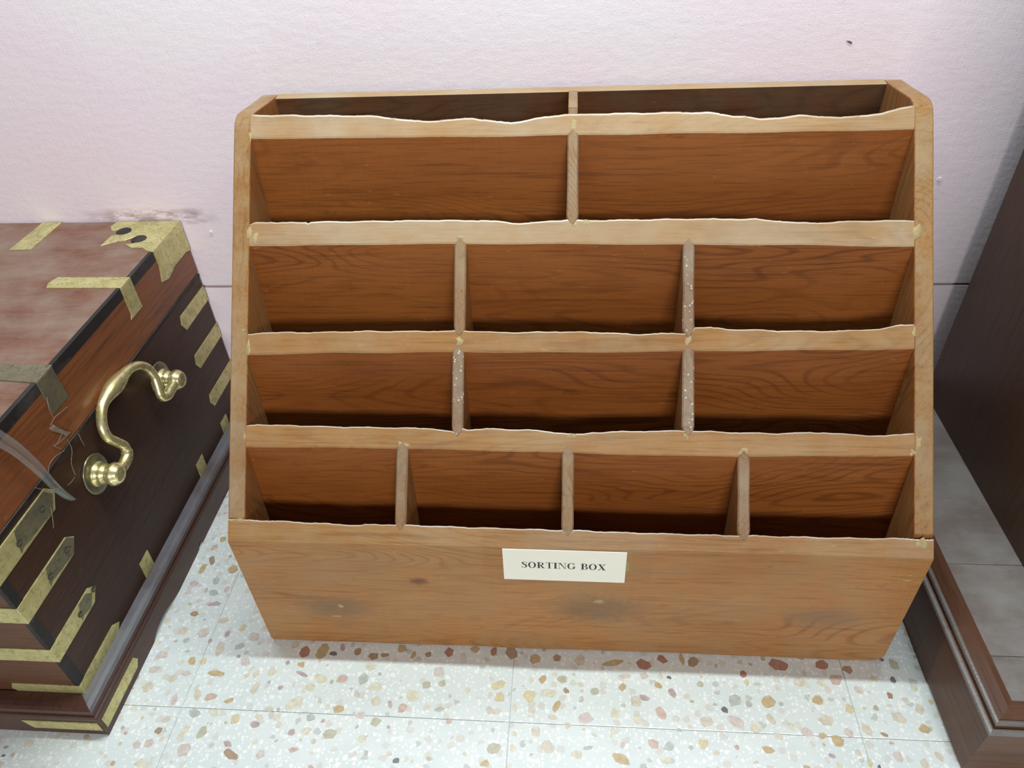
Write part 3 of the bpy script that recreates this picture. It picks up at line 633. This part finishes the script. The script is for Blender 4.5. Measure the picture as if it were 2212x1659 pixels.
def glyph(ch):
    if ch == 'O': return ring_quads(0.40, 0.5, (0.40, 0.52), (0.21, 0.465), 0, 360, 32), 0.80
    if ch == 'G': return ring_quads(0.40, 0.5, (0.40, 0.52), (0.21, 0.465), 42, 318, 28) + [rect(0.60, 0.08, 0.76, 0.42), rect(0.52, 0.40, 0.84, 0.445), rect(0.67, 0.66, 0.71, 1.0)], 0.84
    if ch == 'I': return stem(0.18), 0.36
    if ch == 'T': return [rect(0.27, 0, 0.44, 1), rect(0.18, 0, 0.53, SF), rect(0.0, 1-0.055, 0.71, 1), rect(0.0, 0.74, 0.035, 1), rect(0.675, 0.74, 0.71, 1)], 0.71
    if ch == 'N': return [rect(0.09, 0, 0.135, 1), rect(0.0, 0, 0.23, SF), rect(0.0, 1-SF, 0.2, 1), [(0.08, 1), (0.26, 1), (0.75, 0), (0.68, 0)], rect(0.70, 0, 0.745, 1), rect(0.60, 1-SF, 0.84, 1)], 0.84
    if ch == 'R': return stem(0.19) + ring_quads(0.36, 0.745, (0.33, 0.255), (0.17, 0.205), -90, 90, 16) + [rect(0.19, 0.95, 0.37, 1), rect(0.19, 0.49, 0.37, 0.54), [(0.30, 0.51), (0.48, 0.51), (0.76, 0.0), (0.57, 0.0)], rect(0.57, 0, 0.82, SF)], 0.82
    if ch == 'B': return stem(0.19) + ring_quads(0.38, 0.755, (0.27, 0.245), (0.11, 0.20), -90, 90, 16) + ring_quads(0.38, 0.27, (0.34, 0.27), (0.17, 0.225), -90, 90, 16) + [rect(0.19, 0.955, 0.39, 1), rect(0.19, 0.51, 0.39, 0.545), rect(0.19, 0, 0.39, 0.045)], 0.72
    if ch == 'X': return [[(0.07, 1), (0.28, 1), (0.76, 0), (0.55, 0)], [(0.66, 1), (0.72, 1), (0.16, 0), (0.10, 0)], rect(0, 1-SF, 0.36, 1), rect(0.54, 1-SF, 0.82, 1), rect(0, 0, 0.28, SF), rect(0.46, 0, 0.83, SF)], 0.83
    if ch == 'S':
        c_ = [(0.52, 0.80), (0.45, 0.91), (0.33, 0.965), (0.20, 0.95), (0.12, 0.86), (0.12, 0.74), (0.20, 0.64), (0.33, 0.55), (0.46, 0.44), (0.51, 0.30), (0.47, 0.14), (0.36, 0.05), (0.23, 0.03), (0.11, 0.10), (0.05, 0.24)]
        return strokeq(c_, [0.03, 0.04, 0.06, 0.09, 0.13, 0.16, 0.18, 0.19, 0.18, 0.16, 0.13, 0.09, 0.06, 0.04, 0.03]) + [rect(0.53, 0.68, 0.565, 1.0), rect(0.015, 0.0, 0.05, 0.32)], 0.60
    return [], 0.34
txt = 'SORTING BOX'; quads = []; pen = 0
for ch in txt:
    q, wd = glyph(ch)
    for f_ in q: quads.append([(pen+a, b_) for a, b_ in f_])
    pen += wd + 0.09
pen -= 0.09
tw = 0.0735; thh = 0.0083; tx0, tz0 = -0.0400, 0.1330; sl_ = -0.0009/0.0735
bm = bmesh.new()
for kq, q in enumerate(quads):
    yy = -0.00095 - (kq % 5)*0.000006
    vs = []
    for a, b_ in q:
        x = tx0 + a/pen*tw; vs.append(bm.verts.new((x, yy, tz0 + b_*thh + (x-tx0)*sl_)))
    f_ = bm.faces.new(vs)
    f_.normal_update()
    if f_.normal.y > 0: f_.normal_flip()
finish('lettering', bm, M['ink'], lab)
# clear tape folded over the top edge
V = [(-0.0735, -0.0012, 0.1120), (0.0735, -0.0012, 0.1120), (0.0735, -0.0012, 0.1572), (-0.0735, -0.0012, 0.1572)]
yq, zq = slope(0.0125); V += [(0.0735, yq-SA*0.0006, zq+CA*0.0006), (-0.0735, yq-SA*0.0006, zq+CA*0.0006)]
build('clear_tape', V, [(0, 1, 2, 3), (3, 2, 4, 5)], M['tape'], sorting)

# ------------------------------------------------------------------ the brass-bound chest on the left
TX = -0.437; TXL = -1.06; TYF = -0.0855; TYB = 0.3295; TZ = 0.302; SEAM = 0.2360; BZ = 0.0380
chest = empty('wooden_chest', ((TX+TXL)/2, 0.12, 0), 'dark wooden chest with brass corner straps and a swan-neck brass handle', 'chest')
# body
def box_m(name, lo, hi, mats, parent, fm, bevel=0.001):
    x0, y0, z0 = lo; x1, y1, z1 = hi
    v = [(x0,y0,z0),(x1,y0,z0),(x1,y1,z0),(x0,y1,z0),(x0,y0,z1),(x1,y0,z1),(x1,y1,z1),(x0,y1,z1)]
    f = [(0,3,2,1),(4,5,6,7),(0,1,5,4),(1,2,6,5),(2,3,7,6),(3,0,4,7)]
    return build(name, v, f, mats, parent, fm, bevel=bevel)
MT = [M['trunk_top'], M['trunk_band'], M['trunk_side'], M['trunk_front']]
box_m('body', (TXL, TYF, 0.030), (TX, TYB, SEAM-0.0008), MT, chest, [3, 0, 3, 2, 2, 2])
lid = box_m('lid', (TXL, TYF, SEAM+0.0008), (TX, TYB, TZ), MT, chest, [3, 0, 3, 1, 1, 1], bevel=0.0006)
box('seam_fillet', (TXL+0.004, TYF+0.004, SEAM-0.004), (TX-0.003, TYB-0.004, SEAM+0.004), M['ebony'], chest, bevel=0)
E_ = 0.0004
# ebony edging let into the corners
box('edge_inlay', (TX-0.004, TYF, TZ-0.0105), (TX+E_, 0.2600, TZ+E_), M['ebony'], lid, bevel=0.0004)
box('edge_inlay', (TX-0.004, TYF-E_, 0.040), (TX+E_, TYF+0.0085, SEAM-0.001), M['ebony'], chest, bevel=0.0004)
box('edge_inlay', (TX-0.004, TYF-E_, SEAM-0.0050), (TX+E_, TYB, SEAM-0.001), M['ebony'], chest, bevel=0.0004)
# brass straps: on the side (yz outlines) and on the front (xz outlines)
B1 = 0.0009
def strap_side(poly, mat='brass', parent=chest, name='brass_strap', t=B1): return prism(name, poly, 'x', TX-0.001, TX+t, M[mat], parent, bevel=0.0002, seg=1)
def strap_front(poly, mat='brass', parent=chest): return prism('brass_strap', poly, 'y', TYF-B1+0.0001, TYF+0.001, M[mat], parent, bevel=0.0002, seg=1)
def strap_top(poly, mat='brass', parent=lid, name='brass_strap'): return prism(name, poly, 'z', TZ-0.0002, TZ+B1, M[mat], parent, bevel=0.0002, seg=1)
# front corner, four straps round the vertical edge
for (zt, zb_, tip, xl, dull) in ((0.228, 0.204, 0.003, -0.56, (TYF+0.030, 0.0)), (0.1755, 0.1550, -0.006, -0.56, (-0.052, -0.006)), (0.1155, 0.0965, -0.016, -0.545, (-0.047, -0.022)), (0.0560, 0.0390, -0.016, -0.505, None)):
    strap_side([(TYF-B1, zb_), (tip-0.010, zb_), (tip, (zt+zb_)/2+0.002), (tip-0.008, zt), (TYF-B1, zt)])
    strap_front([(TX-0.0006, zb_), (xl+0.008, zb_), (xl, (zt+zb_)/2), (xl+0.004, zt), (TX-0.0006, zt)])
    if dull:      # where the lacquer is worn to grey
        a, c_ = dull
        strap_side([(a, zb_+0.0015), (a+0.004, zb_+0.004), (c_-0.010, zb_+0.0005), (c_-0.001, (zt+zb_)/2+0.001), (c_-0.008, zt-0.0006), (a+0.006, zt-0.001), (a+0.002, (zt+zb_)/2)], 'brass_dull', chest, 'worn_patch', B1+0.0002)
# screws on the straps
def screw(y, z, r=0.0030):
    V, F = tube([(TX+B1-0.0004, y, z), (TX+B1+0.0006, y, z), (TX+B1+0.0009, y, z)], [r, r, r*0.7], 12); s_ = build('screw', V, F, M['hole'], chest, smooth=False)
    box('screw_slot', (TX+B1+0.0006, y-0.0018, z-0.0006), (TX+B1+0.0013, y+0.0018, z+0.0005), M['nail'], s_, bevel=0)
for q in ((-0.020, 0.166), (-0.047, 0.165), (-0.045, 0.106), (-0.020, 0.108), (-0.018, 0.217), (-0.052, 0.215)): screw(*q)
# rear corner straps
for (zt, zb_, tip) in ((0.2185, 0.1985, 0.2600), (0.1650, 0.1450, 0.2570), (0.1065, 0.0870, 0.2560) ):
    strap_side([(TYB, zb_), (tip+0.006, zb_), (tip, (zt+zb_)/2), (tip+0.004, zt), (TYB, zt)])
# diamonds
for y, z in ((0.0487, 0.0545), (0.1925, 0.0520), (0.2680, 0.0490)):
    strap_side([(y-0.0095, z-0.0110), (y+0.0085, z-0.0105), (y+0.0095, z+0.0110), (y-0.0085, z+0.0105)], name='brass_square')
# lid: side tongues
strap_side([(0.2610, TZ-0.0003), (0.2610, 0.2820), (0.2560, 0.2680), (0.2700, 0.2640), (0.2900, 0.2690), (0.3200, 0.2690), (TYB, 0.2660), (TYB, TZ-0.0003)], parent=lid)
strap_side([(0.1880, TZ-0.0003), (0.1880, 0.2720), (0.1850, 0.2680), (0.2090, 0.2680), (0.2090, TZ-0.0003)], parent=lid)
strap_side([(0.0430, TZ-0.0003), (0.0430, 0.2685), (0.0660, 0.2685), (0.0660, TZ-0.0003)], 'brass_dull', parent=lid)
# lid: top straps
strap_top([(TX+B1, 0.1890), (TX+B1, 0.2090), (-0.5125, 0.2095), (-0.5165, 0.1990), (-0.5130, 0.1895)])
strap_top([(-0.5990, TYB), (-0.5760, TYB), (-0.5765, 0.2675), (-0.6000, 0.2660)])
nb = strap_top([(TX+B1, 0.0430), (TX+B1, 0.0670), (-0.56, 0.0700), (-0.56, 0.0470), (-0.48, 0.0470)], 'brass_dull')
# lid: rear corner plate with a fretted inner edge
strap_top([(TX+B1, 0.2600), (TX+B1, TYB), (-0.5100, TYB), (-0.5120, 0.3180), (-0.5060, 0.3080), (-0.4930, 0.3120), (-0.4880, 0.3060), (-0.4940, 0.2990), (-0.5000, 0.2960), (-0.5010, 0.2740), (-0.4880, 0.2830), (-0.4800, 0.2850), (-0.4700, 0.2950), (-0.4600, 0.2930), (-0.4580, 0.2840), (-0.4680, 0.2780), (-0.4760, 0.2770), (-0.4640, 0.2690), (-0.4520, 0.2690), (-0.4440, 0.2620)], name='brass_corner_plate')
for x, y in ((-0.4905, 0.3060), (-0.4645, 0.2880)):
    V, F = tube([(x, y, TZ+0.0002), (x, y, TZ+B1+0.0004)], [0.0085, 0.0080], 16); build('screw_recess', V, F, M['ebony'], lid)
# base moulding with shaped lower edge, one length along the side and one along the front
def base_run():
    bot = [(-0.1030, 0.0), (-0.0080, 0.0), (-0.0010, 0.0045), (0.0090, 0.0085), (0.0240, 0.0075), (0.0400, 0.0030), (0.0540, 0.0), (0.1040, 0.0), (0.1100, 0.0015), (0.1130, 0.0065), (0.1180, 0.0060), (0.1210, 0.0), (TYB, 0.0)]
    pro = [(-0.4225, None), (-0.4225, 0.0270), (-0.4232, 0.0300), (-0.4250, 0.0312), (-0.4235, 0.0345), (-0.4240, 0.0385), (-0.4262, 0.0412), (-0.4300, 0.0424), (TX-0.002, 0.0436)]
    V = []; F = []
    for y, zb_ in bot:
        first = y <= -0.1029
        for (x, z) in pro:
            yy = y
            if first: yy = TYF-0.0005 + (TX - x)*1.0 - 0.003      # mitre at the front corner
            V.append((x, yy, zb_ if z is None else z))
        V.append((TX-0.004, TYF-0.005 if first else y, zb_))
    n = len(pro)+1
    for i in range(len(bot)-1):
        for k in range(n):
            k2 = (k+1) % n; F.append((i*n+k, (i+1)*n+k, (i+1)*n+k2, i*n+k2))
    F.append(tuple(range(n))); F.append(tuple((len(bot)-1)*n+k for k in range(n)))
    FM = [1 if (k % n) in (5, 6, 7) else 0 for k in range((len(bot)-1)*n)] + [0, 0]
    return build('base_moulding', V, F, [M['trunk_base'], M['trunk_ledge']], chest, FM)
bside = base_run()
pro = [(0.0140, 0.0), (0.0140, 0.0270), (0.0133, 0.0300), (0.0115, 0.0312), (0.0130, 0.0345), (0.0125, 0.0385), (0.0103, 0.0412), (0.0065, 0.0424), (-0.002, 0.0436), (-0.004, 0.0)]
V = []; F = []
for xe in (TX, TXL):
    for d, z in pro: V.append((xe + d if xe == TX else xe, TYF-0.0030-d, z))
n = len(pro)
for k in range(n): F.append((k, (k+1) % n, n+(k+1) % n, n+k))
F += [tuple(range(n)), tuple(n+k for k in range(n))]
bfront = build('base_moulding', V, F, M['trunk_base'], chest)
prism('brass_strap', [(-0.0995, 0.0085), (-0.0400, 0.0085), (-0.0345, 0.0150), (-0.0380, 0.0225), (-0.0995, 0.0225)], 'x', -0.4235, -0.4217, M['brass'], bside, bevel=0.0002, seg=1)
prism('brass_strap', [(-0.4250, 0.0085), (-0.4920, 0.0085), (-0.4985, 0.0215), (-0.4250, 0.0225)], 'y', TYF-0.0178, TYF-0.0160, M['brass'], bfront, bevel=0.0002, seg=1)

# handle
k_ = 0.25
def bail_pt(y, z): return (-0.418-(z-0.188)*k_, y, z)
path = catmull([bail_pt(*q) for q in [(0.0480, 0.1885), (0.0580, 0.1865), (0.0660, 0.1862), (0.0745, 0.1885), (0.0785, 0.1960), (0.0750, 0.2050), (0.0710, 0.2145), (0.0735, 0.2240), (0.0815, 0.2325), (0.0915, 0.2378), (0.1055, 0.2395), (0.1200, 0.2392), (0.1340, 0.2390), (0.1465, 0.2370), (0.1575, 0.2315), (0.1640, 0.2230), (0.1645, 0.2120), (0.1605, 0.2025), (0.1560, 0.1935), (0.1620, 0.1880), (0.1710, 0.1880), (0.1800, 0.1885), (0.1890, 0.1885)]], 7)
rad = []
for p in path:
    d = abs(p.y-0.119)
    r = 0.0046
    if p.z > 0.225: r += 0.0036*math.exp(-((p.y-0.116)/0.017)**2)
    if p.z < 0.192: r = 0.0054
    rad.append(r)
V, F = tube(path, rad, 18); handle = build('handle', V, F, M['brass_pol'], chest, smooth=True); handle['label'] = 'swan-neck brass drop handle'
def lathe_x(name, y, z, prof, mat, parent, seg=28, sy=1.0, sz=1.0):
    V = []; F = []
    for x, r in prof:
        for k in range(seg):
            a = 2*math.pi*k/seg; V.append((x, y+r*sy*math.cos(a), z+r*sz*math.sin(a)))
    for i in range(len(prof)-1):
        for k in range(seg): F.append((i*seg+k, i*seg+(k+1) % seg, (i+1)*seg+(k+1) % seg, (i+1)*seg+k))
    F += [tuple(range(seg-1, -1, -1)), tuple((len(prof)-1)*seg+k for k in range(seg))]
    return build(name, V, F, mat, parent, smooth=True)
for y in (0.0500, 0.1885):
    lathe_x('backplate', y, 0.1880, [(TX-0.0002, 0.0205), (TX+0.0012, 0.0208), (TX+0.0020, 0.0195), (TX+0.0024, 0.0150), (TX+0.0030, 0.0120)], M['brass_plate'], handle, sy=0.88)
    x = TX
    lathe_x('post', y, 0.1880, [(x+0.002, 0.0125), (x+0.0045, 0.0118), (x+0.006, 0.0090), (x+0.0075, 0.0098), (x+0.010, 0.0100), (x+0.0115, 0.0078), (x+0.0130, 0.0076), (x+0.0145, 0.0098), (x+0.0180, 0.0112), (x+0.0215, 0.0104), (x+0.0225, 0.0090), (x+0.0240, 0.0088), (x+0.0258, 0.0066), (x+0.0268, 0.0024)], M['brass_pol'], handle)

# clear plastic film curling over the chest edge
ctr = [(-0.4335, -0.0200, 0.3050), (-0.4290, -0.0135, 0.2830), (-0.4255, -0.0090, 0.2560), (-0.4265, -0.0045, 0.2330), (-0.4300, 0.0030, 0.2120), (-0.4345, 0.0125, 0.1950)]
cp = catmull(ctr, 6); V = []; F = []
for i, p in enumerate(cp):
    t = i/(len(cp)-1); w = 0.0052*(1-t)**0.6 + 0.0008
    for k in range(5):
        a = (k-2)/2
        V.append((p.x + 0.0022*(1-a*a) - 0.0005, p.y + a*w, p.z + a*w*0.35))
for i in range(len(cp)-1):
    for k in range(4): F.append((i*5+k, i*5+k+1, (i+1)*5+k+1, (i+1)*5+k))
film = build('plastic_film', V, F, M['film'], None, smooth=True)
tag(film, 'curled strip of clear plastic film clinging to the chest side below its lid', 'plastic film')
sol = film.modifiers.new('thickness', 'SOLIDIFY'); sol.thickness = 0.0003

# dusty cobweb strands stuck to the chest beside the handle
M['web'] = plain('dusty_cobweb', (0.24, 0.20, 0.165), 0.9, n_amt=0.4, n_scale=300)
strands = [[(0.0321, 0.2653), (0.0402, 0.2668), (0.0493, 0.265), (0.0587, 0.2632)], [(0.0373, 0.2501), (0.0301, 0.2477), (0.0253, 0.2483), (0.0299, 0.2398)],
           [(0.0329, 0.2356), (0.0188, 0.2402), (0.0099, 0.2398), (0.0069, 0.2362)], [(0.041, 0.2412), (0.039, 0.2295), (0.0316, 0.2203), (0.0269, 0.2098)],
           [(0.0257, 0.2082), (0.0202, 0.2084), (0.0154, 0.2093)], [(0.0533, 0.2356), (0.0532, 0.2282), (0.0542, 0.221)], [(-0.0119, 0.2375), (-0.0058, 0.2267), (0.0044, 0.2113)],
           [(-0.0101, 0.2107), (-0.0146, 0.203), (-0.0192, 0.194)], [(0.0449, 0.2865), (0.0405, 0.2779), (0.0386, 0.267)], [(0.0247, 0.2476), (0.0305, 0.246), (0.0428, 0.2435)]]
web = empty('cobweb', (TX, 0.03, 0.20), 'thin grey cobweb strands with a dust clump on the chest beside its handle', 'cobweb')
rw = random.Random(5)
for st in strands:
    pth = catmull([(TX+0.0011+rw.uniform(0, 0.0012), a+rw.uniform(-.0008, .0008), b_) for a, b_ in st], 6)
    V, F = tube(pth, [0.00013+0.00016*abs(math.sin(i*1.7)) for i in range(len(pth))], 6)
    build('strand', V, F, M['web'], web)
bm = bmesh.new()
cl = [(0.0308, 0.2626), (0.0366, 0.2624), (0.0399, 0.2555), (0.045, 0.2461), (0.05, 0.2408), (0.043, 0.2414), (0.0396, 0.2485), (0.0321, 0.2589)]
cy = sum(a for a, _ in cl)/len(cl); cz_ = sum(b_ for _, b_ in cl)/len(cl)
lo = [bm.verts.new((TX-0.0002, a, b_)) for a, b_ in cl]; hi = [bm.verts.new((TX+0.0010+rw.uniform(0, .0006), cy+(a-cy)*.8, cz_+(b_-cz_)*.8)) for a, b_ in cl]
bm.faces.new(hi)
for i in range(len(cl)): bm.faces.new((lo[i], lo[(i+1) % len(cl)], hi[(i+1) % len(cl)], hi[i]))
bmesh.ops.recalc_face_normals(bm, faces=bm.faces)
M['clump'] = plain('dust_clump', (0.20, 0.15, 0.105), 0.95, n_amt=0.6, n_scale=420)
finish('dust_clump', bm, M['clump'], web)

# ------------------------------------------------------------------ the tall cabinet on a moulded plinth at the right
PX = 0.334; PXR = 1.05; PYF = -0.0995; PYB = 0.318; PZ = 0.083; CXL = 0.421; CYB = 0.303
cab = empty('wooden_cabinet', (0.70, 0.10, 0), 'tall dark brown cabinet on a wide moulded plinth at the right edge', 'cabinet')
box('cabinet_side', (CXL, -0.035, PZ), (CXL+0.022, CYB, 1.15), M['cab'], cab, bevel=0.001)
box('cabinet_carcase', (CXL+0.022, -0.030, PZ), (0.98, CYB-0.002, 1.15), M['cab'], cab, bevel=0.001)
box('cabinet_top', (CXL-0.02, -0.055, 1.15), (1.0, CYB, 1.175), M['cab'], cab, bevel=0.003)
plinth_pro = [(0, .004), (0, .0690), (-.0010, .0700), (-.0030, .0712), (-.0036, .0728), (-.0028, .0744), (-.0008, .0750), (.0006, .0748), (.0010, .0735), (.0022, .0735),
              (.0026, .0765), (.0034, .0785), (.0050, .0793), (.0062, .0788), (.0068, .0780), (.0150, .0832), (.0200, .0834), (.0200, .004)]
# side length (mitred at the front corner) and front length
def mould(name, side):
    V = []; F = []; n = len(plinth_pro)
    for e in (0, 1):
        for d, z in plinth_pro:
            if side: V.append((PX+d, PYF+d if e == 0 else PYB, z))
            else: V.append((PX+d if e == 0 else PXR, PYF+d, z))
    for k in range(n): F.append((k, (k+1) % n, n+(k+1) % n, n+k))
    F += [tuple(range(n)), tuple(n+k for k in range(n))]
    FM = [1 if k in (3, 4, 5, 6, 10, 11, 12) else 0 for k in range(n)] + [0, 0]
    return build(name, V, F, [M['plinth'] if side else M['plinth_x'], M['plinth_bead']], cab, FM, bevel=0.0)
mould('plinth_side', True); mould('plinth_front', False)
for (ya, yb_) in ((0.0545, PYB), (-0.0395, 0.0540), (PYF+0.0202, -0.0400)):
    box('plinth_top_board', (PX+0.0202, ya, PZ-0.015), (PXR, yb_, PZ-0.0001), M['plinth_top'], cab, bevel=0.0003, seg=1)
box('plinth_foot', (PX+0.003, PYF+0.004, 0.0), (PXR-0.01, PYB-0.005, 0.006), M['cab'], cab, bevel=0)
